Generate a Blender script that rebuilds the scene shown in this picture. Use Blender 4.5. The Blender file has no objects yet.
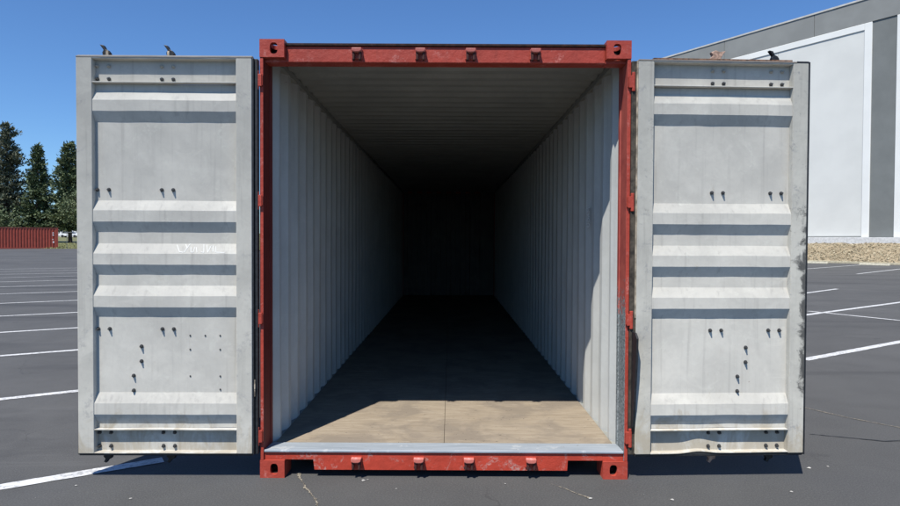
import bpy, bmesh, math, random
from mathutils import Vector, Matrix, noise
R = math.radians
random.seed(7)
S = bpy.context.scene
COL = S.collection

# ------------------------------------------------------------------ camera
cam_d = bpy.data.cameras.new('camera')
cam_d.sensor_width = 36.0
cam_d.lens = 36.0 * 630.0 / 900.0
cam_d.clip_start = 0.05
cam_d.clip_end = 8000
cam = bpy.data.objects.new('camera', cam_d)
COL.objects.link(cam)
cam.matrix_world = (Matrix.Translation((0.035, -4.15, 1.58)) @ Matrix.Rotation(R(90 - 1.12), 4, 'X')
                    @ Matrix.Rotation(R(0.25), 4, 'Z'))
S.camera = cam

# ------------------------------------------------------------------ sky, sun, exposure
SUN_DIR = Vector((-0.474, -1.0, 1.964)).normalized()          # towards the sun
el = math.asin(SUN_DIR.z)
az = math.atan2(SUN_DIR.x, SUN_DIR.y)
world = bpy.data.worlds.new('World')
S.world = world
world.use_nodes = True
wt = world.node_tree
bg = wt.nodes['Background']
sky = wt.nodes.new('ShaderNodeTexSky')
sky.sky_type = 'NISHITA'
sky.sun_disc = False
sky.sun_elevation = el
sky.sun_rotation = az
sky.altitude = 0
sky.air_density = 1.0
sky.dust_density = 0.0
sky.ozone_density = 2.0
tint = wt.nodes.new('ShaderNodeMix')               # deeper, clearer blue than the model's default air
tint.data_type = 'RGBA'
tint.blend_type = 'MULTIPLY'
tint.inputs[0].default_value = 1.0
tint.inputs[7].default_value = (.66, .97, 1.36, 1)
wt.links.new(sky.outputs[0], tint.inputs[6])
wt.links.new(tint.outputs[2], bg.inputs[0])
bg.inputs[1].default_value = 0.088
sun_d = bpy.data.lights.new('sun', 'SUN')
sun_d.energy = 5.0
sun_d.angle = R(0.5)
sun_d.color = (1.0, 0.975, 0.93)
sun = bpy.data.objects.new('sun', sun_d)
COL.objects.link(sun)
sun.location = (-5, -10, 20)
sun.rotation_euler = SUN_DIR.to_track_quat('Z', 'Y').to_euler()
S.view_settings.view_transform = 'Standard'
S.view_settings.look = 'None'
S.view_settings.exposure = 0.20
S.cycles.max_bounces = 6
S.cycles.diffuse_bounces = 1
S.view_settings.gamma = 1.0


# ------------------------------------------------------------------ materials
class NT:
    def __init__(self, name):
        self.m = bpy.data.materials.new(name)
        self.m.use_nodes = True
        self.t = self.m.node_tree
        self.b = self.t.nodes['Principled BSDF']
        self.tc = self.t.nodes.new('ShaderNodeTexCoord').outputs['Object']

    def n(self, kind, **kw):
        x = self.t.nodes.new(kind)
        for k, v in kw.items():
            setattr(x, k, v)
        return x

    def link(self, a, b):
        self.t.links.new(a, b)

    def mapped(self, scale, loc=(0, 0, 0), rot=(0, 0, 0)):
        m = self.n('ShaderNodeMapping')
        m.inputs['Scale'].default_value = scale
        m.inputs['Location'].default_value = loc
        m.inputs['Rotation'].default_value = rot
        self.link(self.tc, m.inputs[0])
        return m.outputs[0]

    def noise(self, scale, detail=4, rough=0.55, vec=None, dist=0.0):
        x = self.n('ShaderNodeTexNoise')
        x.inputs['Scale'].default_value = scale
        x.inputs['Detail'].default_value = detail
        x.inputs['Roughness'].default_value = rough
        x.inputs['Distortion'].default_value = dist
        self.link(vec if vec is not None else self.tc, x.inputs['Vector'])
        return x.outputs['Fac']

    def ramp(self, fac, a, b, lo=0.0, hi=1.0):
        x = self.n('ShaderNodeMapRange')
        x.interpolation_type = 'SMOOTHSTEP'
        x.inputs['From Min'].default_value = a
        x.inputs['From Max'].default_value = b
        x.inputs['To Min'].default_value = lo
        x.inputs['To Max'].default_value = hi
        self.link(fac, x.inputs['Value'])
        return x.outputs[0]

    def mix(self, fac, a, b, mode='MIX'):
        x = self.n('ShaderNodeMix', data_type='RGBA', blend_type=mode)
        for sock, v in ((x.inputs[0], fac), (x.inputs[6], a), (x.inputs[7], b)):
            if isinstance(v, (int, float)):
                sock.default_value = v
            elif isinstance(v, tuple):
                sock.default_value = (*v, 1.0)
            else:
                self.link(v, sock)
        return x.outputs[2]

    def math(self, op, a, b):
        x = self.n('ShaderNodeMath', operation=op)
        for sock, v in ((x.inputs[0], a), (x.inputs[1], b)):
            if isinstance(v, (int, float)):
                sock.default_value = v
            else:
                self.link(v, sock)
        return x.outputs[0]

    def sep(self, axis):
        x = self.n('ShaderNodeSeparateXYZ')
        self.link(self.tc, x.inputs[0])
        return x.outputs[axis]

    def bump(self, height, dist=0.002, strength=0.5):
        x = self.n('ShaderNodeBump')
        x.inputs['Distance'].default_value = dist
        x.inputs['Strength'].default_value = strength
        self.link(height, x.inputs['Height'])
        self.link(x.outputs[0], self.b.inputs['Normal'])

    def color(self, c):
        if isinstance(c, tuple):
            self.b.inputs['Base Color'].default_value = (*c, 1)
        else:
            self.link(c, self.b.inputs['Base Color'])

    def rough(self, r):
        if isinstance(r, (int, float)):
            self.b.inputs['Roughness'].default_value = r
        else:
            self.link(r, self.b.inputs['Roughness'])


def sc(c, k):
    return tuple(min(0.95, x * k) for x in c)


def paint(name, c, rust=0.0, streak=0.15, blotch=0.15, scuff=None, scuff_amt=0.0, dirt=(0.25, 0.23, 0.2),
          bump=0.35, seed=0.0, rough=0.5, chalk=1.0, smudge=False, grime=0.0):
    k = NT(name)
    v = k.mapped((1, 1, 1), loc=(seed, seed * 1.7, seed * .6))
    big = k.ramp(k.noise(2.2, 5, .6, v, .4), .3, .7)
    col = k.mix(big, sc(c, 1 - blotch * .6), sc(c, 1 + blotch * .35))
    st = k.ramp(k.noise(1.0, 3, .6, k.mapped((28, 28, 1.1), loc=(seed, 3, seed))), .52, .75)
    col = k.mix(k.math('MULTIPLY', st, streak), col, dirt)
    med = k.ramp(k.noise(5.5, 6, .68, k.mapped((1, 1, .8), loc=(seed * 2, 1, seed)), 1.1), .50, .64)
    col = k.mix(k.math('MULTIPLY', med, blotch * 1.1), col, sc(c, .80))
    pale = k.ramp(k.noise(3.1, 6, .7, k.mapped((1, 1, 1.6), loc=(seed * 3, 4, seed)), 1.6), .55, .66)
    col = k.mix(k.math('MULTIPLY', pale, blotch * 1.6), col, sc(c, 1.14))
    fine = k.ramp(k.noise(38, 4, .6, v), .42, .75)
    col = k.mix(k.math('MULTIPLY', fine, blotch * .8), col, sc(c, .72))
    if scuff:
        s = k.ramp(k.noise(7, 6, .7, v, .8), .60 - scuff_amt * .12, .66)
        s2 = k.ramp(k.noise(55, 3, .7, v), .4, .6)
        col = k.mix(k.math('MULTIPLY', k.math('MULTIPLY', s, s2), min(1.0, scuff_amt)), col, scuff)
    if grime:
        gz = k.ramp(k.sep(2), .62, .17)
        gm = k.ramp(k.math('ADD', k.noise(8, 6, .7, k.mapped((1, 1, .45), loc=(seed, 2, 1)), .7), k.math('MULTIPLY', gz, .30)), .62, .86)
        col = k.mix(k.math('MULTIPLY', gm, grime), col, (.40, .33, .22))
    if smudge:
        ex = k.ramp(k.sep(0), 1.045, 1.14)
        zz = k.math('MULTIPLY', k.ramp(k.sep(2), .35, .8), k.ramp(k.sep(2), 2.3, 1.2))
        sm = k.ramp(k.math('ADD', k.noise(9, 6, .72, v, .6), k.math('MULTIPLY', k.math('MULTIPLY', ex, zz), .32)), .62, .80)
        col = k.mix(k.math('MULTIPLY', sm, .85), col, (.03, .03, .03))
    if rust > 0:
        r = k.ramp(k.noise(16, 6, .72, v, .5), .74 - rust * .22, .77 - rust * .2)
        rc = k.mix(k.noise(90, 2, .5, v), (.10, .035, .016), (.24, .10, .045))
        col = k.mix(r, col, rc)
        k.rough(k.ramp(r, 0, 1, rough, .9))
    else:
        k.rough(k.ramp(big, 0, 1, rough - .08, rough + .12))
    k.b.inputs['Diffuse Roughness'].default_value = chalk
    k.b.inputs['Specular IOR Level'].default_value = .3
    k.color(col)
    k.bump(k.noise(22, 6, .62, v), .003 if bump < .5 else .009, bump)
    return k.m


def simple(name, c, rough=.6, metal=0.0, var=.2, scale=30, bump=0.2):
    k = NT(name)
    n = k.noise(scale, 4)
    k.color(k.mix(k.ramp(n, .3, .7), sc(c, 1 - var), sc(c, 1 + var)))
    k.rough(rough)
    k.b.inputs['Metallic'].default_value = metal
    if bump:
        k.bump(n, .002, bump)
    return k.m


M = {}
M['door'] = paint('door grey paint', (.635, .607, .535), rust=.12, streak=.26, blotch=.2, scuff=(.70, .685, .60), scuff_amt=.45, seed=1.3, grime=.6)
M['doorframe'] = paint('door frame grey paint', (.60, .574, .50), rust=.22, streak=.3, blotch=.22, scuff=(.36, .35, .33), scuff_amt=.55, seed=4.1, grime=.6)
M['doorframe2'] = paint('scuffed door frame grey paint', (.57, .547, .475), rust=.2, streak=.35, blotch=.25, scuff=(.25, .25, .25), scuff_amt=.6, seed=9.1, smudge=True, grime=.6)
M['red'] = paint('red brown oxide paint', (.43, .062, .038), rust=.05, streak=.2, blotch=.25, scuff=(.60, .23, .19), scuff_amt=.75, dirt=(.2, .05, .035), bump=.6, seed=2.2, chalk=.35)
M['redsill'] = paint('scraped red sill paint', (.48, .058, .032), rust=.26, streak=.1, blotch=.25, scuff=(.50, .38, .33), scuff_amt=.6, dirt=(.2, .05, .035), bump=.6, seed=6.2, chalk=.2)
M['redworn'] = paint('chipped pinkish red paint', (.58, .17, .13), rust=.22, streak=.1, blotch=.3, scuff=(.7, .5, .45), scuff_amt=.7, seed=3.2)
M['redside'] = paint('container side red paint', (.33, .075, .05), rust=.08, streak=.3, blotch=.2, dirt=(.2, .09, .07), seed=5)
M['inwall'] = paint('interior light grey paint', (.56, .56, .52), rust=.05, streak=.22, blotch=.14, scuff=(.5, .5, .5), scuff_amt=.35, dirt=(.36, .36, .35), seed=7.7, chalk=.25)
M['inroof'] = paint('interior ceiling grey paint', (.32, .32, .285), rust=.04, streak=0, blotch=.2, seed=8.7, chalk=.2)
M['endwall'] = paint('end wall grey darkened for shade', (.13, .13, .12), rust=.1, streak=.2, blotch=.3, seed=12)  # colour darkened to stand for the unlit depth of the container
M['gasket'] = simple('black rubber gasket', (.016, .017, .018), .55, 0, .4, 40)
M['gasketworn'] = simple('weathered olive gasket', (.060, .048, .034), .9, 0, .6, 25, .5)
M['gasketpale'] = simple('pale gasket strip', (.36, .30, .22), .8, 0, .6, 14)
M['rusty'] = simple('rusty steel', (.16, .085, .05), .9, 0, .6, 50, .6)
M['rustedge'] = paint('rusted top edge paint', (.34, .30, .26), rust=.42, streak=0, blotch=.3, seed=3)
M['rustdark'] = simple('dark rusted gutter', (.028, .012, .010), .9, 0, .6, 30, .5)
M['paleedge'] = paint('chipped pale edge paint', (.42, .38, .33), rust=.30, streak=0, blotch=.4, seed=14)
M['prongshade'] = simple('rusted prong darkened for shade', (.055, .016, .012), .9, 0, .5, 60, .5)  # keeper prongs: shadow below the block is put into their dark colour
M['birdrust'] = simple('pale rusted cam', (.40, .26, .19), .85, 0, .4, 60, .5)
M['black'] = simple('black greased steel', (.02, .02, .02), .5, .3, .4, 60)
M['bolt'] = simple('grey zinc bolt', (.085, .085, .085), .45, .5, .3, 200)
M['steel'] = simple('galvanised rod', (.45, .46, .47), .4, .6, .2, 30)
M['casthole'] = simple('casting cavity painted shade', (.045, .016, .012), .8, 0, .3, 30)  # near-black colour paints the shade inside the casting holes


def wood_mat():
    k = NT('worn plywood floor')
    v = k.tc
    g = k.noise(1.0, 6, .65, k.mapped((5, 42, 20)), .6)
    big = k.noise(2.6, 5, .6, v, .6)
    c = k.mix(k.ramp(g, .3, .7), (.275, .22, .155), (.37, .305, .225))
    c = k.mix(k.ramp(big, .42, .64, 0, .85), c, (.23, .19, .145))
    scr = k.ramp(k.noise(1, 5, .7, k.mapped((9, 80, 9), rot=(0, 0, .12)), .8), .60, .68, 0, .55)
    c = k.mix(scr, c, (.46, .40, .32))
    spots = k.ramp(k.noise(34, 4, .7, v), .63, .70, 0, .8)
    c = k.mix(spots, c, (.08, .06, .045))
    k.color(c)
    k.rough(.85)
    k.b.inputs['Specular IOR Level'].default_value = .15
    k.bump(g, .003, .5)
    return k.m


M['wood'] = wood_mat()


def sill_plate_mat():
    k = NT('scratched threshold steel')
    g = k.noise(1, 5, .65, k.mapped((3, 60, 10)), .3)
    big = k.noise(7, 5, .7)
    c = k.mix(k.ramp(g, .3, .7), (.30, .335, .36), (.44, .475, .50))
    c = k.mix(k.ramp(big, .58, .66, 0, .7), c, (.55, .56, .55))
    c = k.mix(k.ramp(k.noise(26, 5, .7), .64, .70, 0, .8), c, (.2, .16, .12))
    k.color(c)
    k.rough(.55)
    k.b.inputs['Metallic'].default_value = .15
    k.bump(g, .001, .4)
    return k.m


M['plate'] = sill_plate_mat()


def post_inner_mat():
    """right post: paint rubbed down to bare grey metal on its lower inner side"""
    k = NT('red post paint rubbed grey below')
    z = k.sep(2)
    n = k.noise(30, 5, .7)
    m = k.math('ADD', k.ramp(z, .5, 1.75, .62, -.16), n)
    worn = k.ramp(m, .66, .74)
    red = k.mix(k.ramp(k.noise(8, 4), .3, .7), (.36, .06, .045), (.50, .10, .07))
    grey = k.mix(k.ramp(k.noise(70, 4, .7), .35, .65), (.10, .12, .12), (.36, .38, .37))
    k.color(k.mix(worn, red, grey))
    k.rough(.7)
    k.bump(n, .003, .5)
    return k.m


M['postworn'] = post_inner_mat()
M['postshade'] = paint('oxide paint darkened for shade', (.20, .032, .024), rust=.2, streak=.3, blotch=.3, dirt=(.05, .02, .015), seed=17, chalk=.2)  # left post's inner side: its shade is put into a darker red


def asphalt_mat():
    k = NT('weathered asphalt')
    big = k.ramp(k.noise(.16, 5, .6, None, .5), .3, .7)
    mid = k.ramp(k.noise(1.3, 5, .65, None, .4), .3, .72)
    fine = k.noise(95, 5, .8)
    c = k.mix(big, (.069, .0675, .064), (.090, .088, .083))
    c = k.mix(k.math('MULTIPLY', mid, .75), c, (.057, .0555, .053))
    c = k.mix(k.ramp(fine, .42, .70, 0, .6), c, (.155, .15, .138))
    c = k.mix(k.ramp(k.noise(240, 2, .6), .56, .75, 0, .7), c, (.028, .028, .03))
    # tyre-polished and stained sweeps
    sw = k.ramp(k.noise(1, 4, .6, k.mapped((.10, .55, 1), rot=(0, 0, R(-25)), loc=(4, 1, 0)), .8), .50, .68, 0, .75)
    c = k.mix(sw, c, (.045, .044, .043))
    lt = k.ramp(k.noise(1, 5, .7, k.mapped((.22, .9, 1), rot=(0, 0, R(20))), 1.2), .56, .68, 0, .5)
    c = k.mix(lt, c, (.115, .112, .105))
    # hairline cracks
    vo = k.n('ShaderNodeTexVoronoi', feature='DISTANCE_TO_EDGE')
    vo.inputs['Scale'].default_value = .42
    wv = k.n('ShaderNodeMixRGB', blend_type='ADD')
    nz = k.n('ShaderNodeTexNoise')
    nz.inputs['Scale'].default_value = 2.2
    nz.inputs['Detail'].default_value = 6
    k.link(k.tc, nz.inputs['Vector'])
    wv.inputs[0].default_value = .5
    k.link(k.tc, wv.inputs[1])
    k.link(nz.outputs['Color'], wv.inputs[2])
    k.link(wv.outputs[0], vo.inputs['Vector'])
    cr = k.ramp(vo.outputs['Distance'], .0, .0045, 1, 0)
    cr = k.math('MULTIPLY', cr, k.ramp(k.noise(.5, 3), .5, .62))
    c = k.mix(k.math('MULTIPLY', cr, .55), c, (.035, .034, .033))
    k.color(c)
    k.rough(.88)
    k.bump(fine, .006, .7)
    return k.m


M['asphalt'] = asphalt_mat()


def line_mat():
    k = NT('worn white line paint')
    n = k.noise(26, 6, .75)
    n2 = k.noise(3, 4, .6)
    f = k.ramp(k.math('ADD', n, k.math('MULTIPLY', n2, .35)), .60, .86, 0, .8)
    c = k.mix(f, (.66, .65, .62), (.16, .16, .16))
    k.color(c)
    k.rough(.75)
    k.bump(n, .002, .3)
    return k.m


M['line'] = line_mat()
M['crackfill'] = simple('sandy crack fill', (.23, .20, .15), .95, 0, .7, 90, .5)
M['fleck'] = simple('pale fleck', (.42, .40, .36), .9, 0, .3, 60)
M['concrete'] = simple('pale concrete', (.64, .63, .60), .9, 0, .12, 6)
M['kerbpaint'] = simple('yellowed concrete kerb', (.52, .45, .30), .9, 0, .2, 5)
M['stop'] = simple('concrete wheel stop', (.58, .53, .40), .9, 0, .15, 8)
M['band'] = simple('grey parapet paint', (.255, .258, .24), .85, 0, .07, .5, 0)
M['pilaster'] = simple('darker grey wall paint', (.187, .195, .182), .85, 0, .08, .6, 0)
M['panel'] = simple('off white wall paint', (.70, .69, .63), .85, 0, .04, .35, 0)
M['trim'] = simple('white trim paint', (.82, .81, .75), .8, 0, .03, .5, 0)
M['roofing'] = simple('roof membrane', (.5, .5, .5), .9, 0, .1, .5, 0)
M['coping'] = simple('metal coping', (.55, .53, .48), .6, 0, .1, 2, 0)
M['fence'] = simple('galvanised fence', (.16, .17, .17), .6, .2, .1, 3, 0)
M['far_red'] = paint('faded red container paint', (.36, .075, .05), rust=.05, streak=.3, blotch=.25, dirt=(.28, .1, .08), seed=11)
M['far_dark'] = simple('dark red frame', (.16, .04, .03), .7, 0, .3, 3)
M['white'] = simple('white gloss paint', (.78, .78, .78), .35, 0, .04, 2, 0)
M['darkcar'] = simple('dark car paint', (.03, .035, .05), .3, .2, .1, 2, 0)
M['glass'] = simple('dark window glass', (.02, .025, .03), .08, 0, .1, 2, 0)
M['tyre'] = simple('tyre rubber', (.02, .02, .02), .8, 0, .2, 8, 0)
M['bark'] = simple('conifer bark', (.075, .055, .04), .95, 0, .35, 5, .6)
M['scrawl'] = simple('white chalk marker', (.72, .71, .66), .8, 0, .05, 80, 0)
M['stencil'] = simple('pale stencil paint', (.86, .88, .86), .8, 0, .1, 60, 0)


def ground_mat(name, a, b, s1, s2):
    k = NT(name)
    c = k.mix(k.ramp(k.noise(s1, 6, .65), .35, .65), a, b)
    c = k.mix(k.ramp(k.noise(s2, 4, .7), .4, .7, 0, .6), c, sc(a, .55))
    k.color(c)
    k.rough(.95)
    k.bump(k.noise(s2, 4, .7), .08, .8)
    return k.m


M['earth'] = ground_mat('dry earth', (.17, .145, .10), (.12, .115, .07), .03, .4)
M['lawn'] = ground_mat('mown lawn', (.15, .155, .055), (.20, .185, .085), .12, 1.2)
M['mulch'] = ground_mat('dry wood mulch', (.38, .30, .19), (.26, .20, .12), .7, 3)


def leaf_mat(name, a, b):
    k = NT(name)
    oi = k.n('ShaderNodeNewGeometry')
    c = k.mix(oi.outputs['Random Per Island'], a, b)
    k.color(c)
    k.rough(.7)
    return k.m


M['needle_dark'] = leaf_mat('dark green needles', (.036, .068, .030), (.125, .155, .062))
M['needle_mid'] = leaf_mat('mid green needles', (.040, .072, .030), (.130, .155, .062))
M['needle_blue'] = leaf_mat('blue green needles', (.055, .08, .05), (.165, .165, .10))
M['leaf'] = leaf_mat('olive green leaves', (.04, .07, .026), (.135, .16, .07))
M['chip'] = leaf_mat('wood chips', (.26, .215, .13), (.52, .44, .29))
M['grassblade'] = leaf_mat('dry grass blades', (.10, .12, .03), (.26, .24, .10))


# ------------------------------------------------------------------ mesh helpers
class MB:
    def __init__(self):
        self.v, self.f, self.mi = [], [], []
        self.cur = 0

    def add(self, vs, fs):
        o = len(self.v)
        self.v += [tuple(p) for p in vs]
        self.f += [tuple(i + o for i in f) for f in fs]
        self.mi += [self.cur] * len(fs)
        return self

    def box(self, x0, x1, y0, y1, z0, z1):
        if x0 > x1: x0, x1 = x1, x0
        if y0 > y1: y0, y1 = y1, y0
        if z0 > z1: z0, z1 = z1, z0
        return self.add([(x0, y0, z0), (x1, y0, z0), (x1, y1, z0), (x0, y1, z0), (x0, y0, z1), (x1, y0, z1), (x1, y1, z1), (x0, y1, z1)],
                        [(0, 3, 2, 1), (4, 5, 6, 7), (0, 1, 5, 4), (1, 2, 6, 5), (2, 3, 7, 6), (3, 0, 4, 7)])

    def prism(self, pts, axis, a, b):
        """polygon extruded along axis (0,1,2) from a to b; pts are the other two coordinates in order"""
        n = len(pts)
        def mk(p, t):
            q = list(p)
            q.insert(axis, t)
            return tuple(q)
        vs = [mk(p, a) for p in pts] + [mk(p, b) for p in pts]
        fs = [tuple(range(n)), tuple(range(2 * n - 1, n - 1, -1))] + [(i, i + n, (i + 1) % n + n, (i + 1) % n) for i in range(n)]
        return self.add(vs, fs)

    def sheet(self, prof, axis, a, b, n=1, fn=None):
        """open profile extruded along an axis in n steps"""
        m = len(prof)
        vs = []
        for i in range(n + 1):
            t = a + (b - a) * i / n
            for p in prof:
                q = list(p)
                q.insert(axis, t)
                vs.append(fn(q) if fn else tuple(q))
        fs = [(i * m + j, i * m + j + 1, (i + 1) * m + j + 1, (i + 1) * m + j) for i in range(n) for j in range(m - 1)]
        return self.add(vs, fs)

    def tube(self, p, q, r0, r1=None, n=8, cap=True):
        p, q = Vector(p), Vector(q)
        r1 = r0 if r1 is None else r1
        d = (q - p).normalized()
        a = d.orthogonal().normalized()
        b = d.cross(a)
        vs = []
        for (c, r) in ((p, r0), (q, r1)):
            for i in range(n):
                t = 2 * math.pi * i / n
                vs.append(c + a * (r * math.cos(t)) + b * (r * math.sin(t)))
        fs = [(i, (i + 1) % n, (i + 1) % n + n, i + n) for i in range(n)]
        if cap:
            fs += [tuple(range(n - 1, -1, -1)), tuple(range(n, 2 * n))]
        return self.add(vs, fs)

    def build(self, name, mats, parent=None, bevel=0.0, smooth=False, fix=True):
        me = bpy.data.meshes.new(name)
        me.from_pydata(self.v, [], self.f)
        mats = mats if isinstance(mats, (list, tuple)) else [mats]
        for m in mats:
            me.materials.append(m)
        if len(mats) > 1:
            me.polygons.foreach_set('material_index', self.mi)
        if fix:
            bm = bmesh.new()
            bm.from_mesh(me)
            bmesh.ops.recalc_face_normals(bm, faces=bm.faces)
            bm.to_mesh(me)
            bm.free()
        if smooth:
            me.polygons.foreach_set('use_smooth', [True] * len(me.polygons))
        me.update()
        o = bpy.data.objects.new(name, me)
        COL.objects.link(o)
        if parent is not None:
            o.parent = parent
        if bevel:
            bv = o.modifiers.new('bevel', 'BEVEL')
            bv.width = bevel
            bv.segments = 2
            bv.limit_method = 'ANGLE'
            bv.angle_limit = R(40)
        return o


def tag(o, label=None, cat=None, group=None, kind=None):
    if label: o['label'] = label
    if cat: o['category'] = cat
    if group: o['group'] = group
    if kind: o['kind'] = kind
    return o


def empty(name, loc=(0, 0, 0), rz=0.0, parent=None):
    o = bpy.data.objects.new(name, None)
    o.empty_display_size = .3
    COL.objects.link(o)
    o.location = loc
    o.rotation_euler.z = rz
    if parent is not None:
        o.parent = parent
    return o


def clone(o, parent, loc=None):
    c = o.copy()
    COL.objects.link(c)
    c.parent = parent
    if loc is not None:
        c.location = loc
    return c


# ------------------------------------------------------------------ setting: ground, asphalt, lawn, markings
LA = R(32.5)
U2 = Vector((math.cos(LA), math.sin(LA), 0))      # along the stall lines, towards the warehouse
W2 = Vector((-math.sin(LA), math.cos(LA), 0))     # along the warehouse wall


def uw(u, w, z=0.0):
    p = U2 * u + W2 * w
    return Vector((p.x, p.y, z))


def lot_z(x, y):
    a = max(0.0, min(1.0, (-x - 8) / 25))
    b = max(0.0, y - 34)
    return .0105 * b * a


g = MB()
g.add([(-3000, -3000, -.4), (3000, -3000, -.4), (3000, 3000, -.4), (-3000, 3000, -.4)], [(0, 1, 2, 3)])
tag(g.build('ground', M['earth']), kind='structure')

a = MB()
xs = [-160, -120, -90, -70, -55, -45, -38, -33, -28, -23, -18, -13, -8, 0, 20, 60, 110]
ys = [-80, -30, 0, 20, 34, 44, 54, 64, 72.5]
vs = [(x, y, lot_z(x, y)) for y in ys for x in xs]
n = len(xs)
a.add(vs, [(j * n + i, j * n + i + 1, (j + 1) * n + i + 1, (j + 1) * n + i) for j in range(len(ys) - 1) for i in range(n - 1)])
asphalt = tag(a.build('asphalt_lot', M['asphalt'], fix=False), kind='structure')


def lawn_z(y):
    return max(0, .39 + .0206 * (y - 72.5))


l = MB()
ysl = [72.5, 80, 95, 120, 150, 200, 260]
xsl = [-260, -160, -100, -60, -30, 12]
l.add([(x, y, lot_z(x, 72.5) + .012 + .0206 * (y - 72.5)) for y in ysl for x in xsl],
      [(j * 6 + i, j * 6 + i + 1, (j + 1) * 6 + i + 1, (j + 1) * 6 + i) for j in range(6) for i in range(5)])
tag(l.build('lawn', M['lawn'], fix=False), kind='structure')


def ribbon(pts, widths, z, mat, name, ragged=0.0, step=.12):
    """a marking laid on the asphalt along a polyline, with slightly ragged edges"""
    mb = MB()
    L, Rr = [], []
    for k in range(len(pts) - 1):
        p, q = Vector(pts[k]), Vector(pts[k + 1])
        d = q - p
        m = max(1, int(d.length / step))
        nrm = Vector((-d.y, d.x, 0)).normalized()
        for i in range(m + (1 if k == len(pts) - 2 else 0)):
            t = i / m
            c = p + d * t
            wd = widths[k] + (widths[k + 1] - widths[k]) * t
            wl = wd / 2 + random.uniform(-ragged, ragged)
            wr = wd / 2 + random.uniform(-ragged, ragged)
            L.append(c + nrm * wl)
            Rr.append(c - nrm * wr)
    vs = []
    for p in L + Rr:
        vs.append((p.x, p.y, lot_z(p.x, p.y) + z))
    m = len(L)
    mb.add(vs, [(i, i + 1, m + i + 1, m + i) for i in range(m - 1)])
    o = mb.build(name, mat, asphalt)
    return o


for i, (w, u0, u1) in enumerate([(1.36, -9, -1.52), (4.05, -9, -.6), (6.86, -9, -.5), (9.46, -9, -.5), (12.2, -9, -.5), (15.3, -9, -.5),
                                 (18.5, -9, -.5), (21.76, -9, -.5), (24.67, -9, -.5), (27.7, -9, -.5), (30.6, -9, -.5), (33.5, -9, -.5), (36.4, -9, -.5)]):
    ribbon([uw(u0, w), uw(u1, w)], [.11, .11], .004, M['line'], 'parking_line', .004, .06 if i < 2 else .3)
for p, q in [((4.78, 4.27), (9.2, 7.14)), ((7.3, 9.16), (14.6, 14.38)), ((9.2, 13.75), (13.16, 17.18)), ((19.0, 31.2), (28.8, 40.02)),
             ((20.43, 27.39), (29.5, 35.9))]:
    ribbon([(*p, 0), (*q, 0)], [.13, .13], .004, M['line'], 'parking_line', .005, .1)
ribbon([uw(12.42, 4.2), uw(12.0, -3.0)], [.11, .11], .0075, M['line'], 'parking_line', .005, .1)

ribbon([(-.987, .10, 0), (-.948, -.023, 0), (-.905, -.10, 0), (-.878, -.173, 0), (-.819, -.267, 0), (-.772, -.357, 0), (-.74, -.46, 0), (-.70, -.7, 0)],
       [.022, .012, .006, .015, .008, .011, .006, .006], .004, M['crackfill'], 'asphalt_crack', .0065, .009)
ribbon([(.70, -.09, 0), (.775, -.163, 0), (.84, -.25, 0), (.905, -.317, 0)], [.004, .006, .005, .022], .004, M['crackfill'], 'asphalt_crack', .003, .015)
ribbon([(3.2, 2.05, 0), (3.426, 1.826, 0), (3.62, 1.5, 0), (3.878, 1.192, 0), (4.4, .7, 0)], [.008, .014, .01, .014, .01], .004, M['crackfill'], 'asphalt_crack', .005, .03)
ribbon([(3.0, 1.0, 0), (3.5, .82, 0), (4.1, .9, 0)], [.01, .016, .01], .004, M['black'], 'asphalt_crack', .004, .03)

fl = MB()
for (x, y, s) in [(-.53, -.044, .016), (-.50, -.03, .007), (.905, -.317, .014), (.40, -.09, .007), (-1.9, -.35, .01), (1.4, -.33, .012),
                  (2.55, .22, .016), (2.7, .25, .01), (2.2, -.2, .01), (-2.35, -.15, .009), (-.3, -.18, .008)] + \
                 [(random.uniform(-4, 5), random.uniform(-.8, 6), random.uniform(.002, .005)) for _ in range(45)]:
    k = random.randint(4, 6)
    t0 = random.random() * 6
    ring = [(x + s * random.uniform(.6, 1.3) * math.cos(t0 + 6.283 * j / k), y + s * random.uniform(.6, 1.2) * math.sin(t0 + 6.283 * j / k), .0045) for j in range(k)]
    fl.add(ring + [(x, y, .0045 + s * .4)], [(j, (j + 1) % k, k) for j in range(k)])
tag(fl.build('gravel', M['fleck']), 'scattered pale grit and flecks on the asphalt', None, None, 'stuff')

# ------------------------------------------------------------------ setting: mulch bank, kerb, warehouse
UK, UW_ = 48.5, 53.1
k_ = MB()
wk = [-12 + i * 3.0 for i in range(25)]
for i in range(24):
    p = [uw(UK, wk[i] + .01), uw(UK + .16, wk[i] + .01), uw(UK + .16, wk[i + 1] - .01), uw(UK, wk[i + 1] - .01)]
    k_.add([(q.x, q.y, -.02) for q in p] + [(q.x, q.y, .16) for q in p],
           [(0, 3, 2, 1), (4, 5, 6, 7), (0, 1, 5, 4), (1, 2, 6, 5), (2, 3, 7, 6), (3, 0, 4, 7)])
tag(k_.build('kerb', M['kerbpaint'], bevel=.02), kind='structure')


def bank_z(t, u, w):
    return .10 + 1.42 * (t ** .85) + .10 * noise.noise(Vector((u * .8, w * .8, 0))) + .05 * noise.noise(Vector((u * 3, w * 3, 5)))


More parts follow.
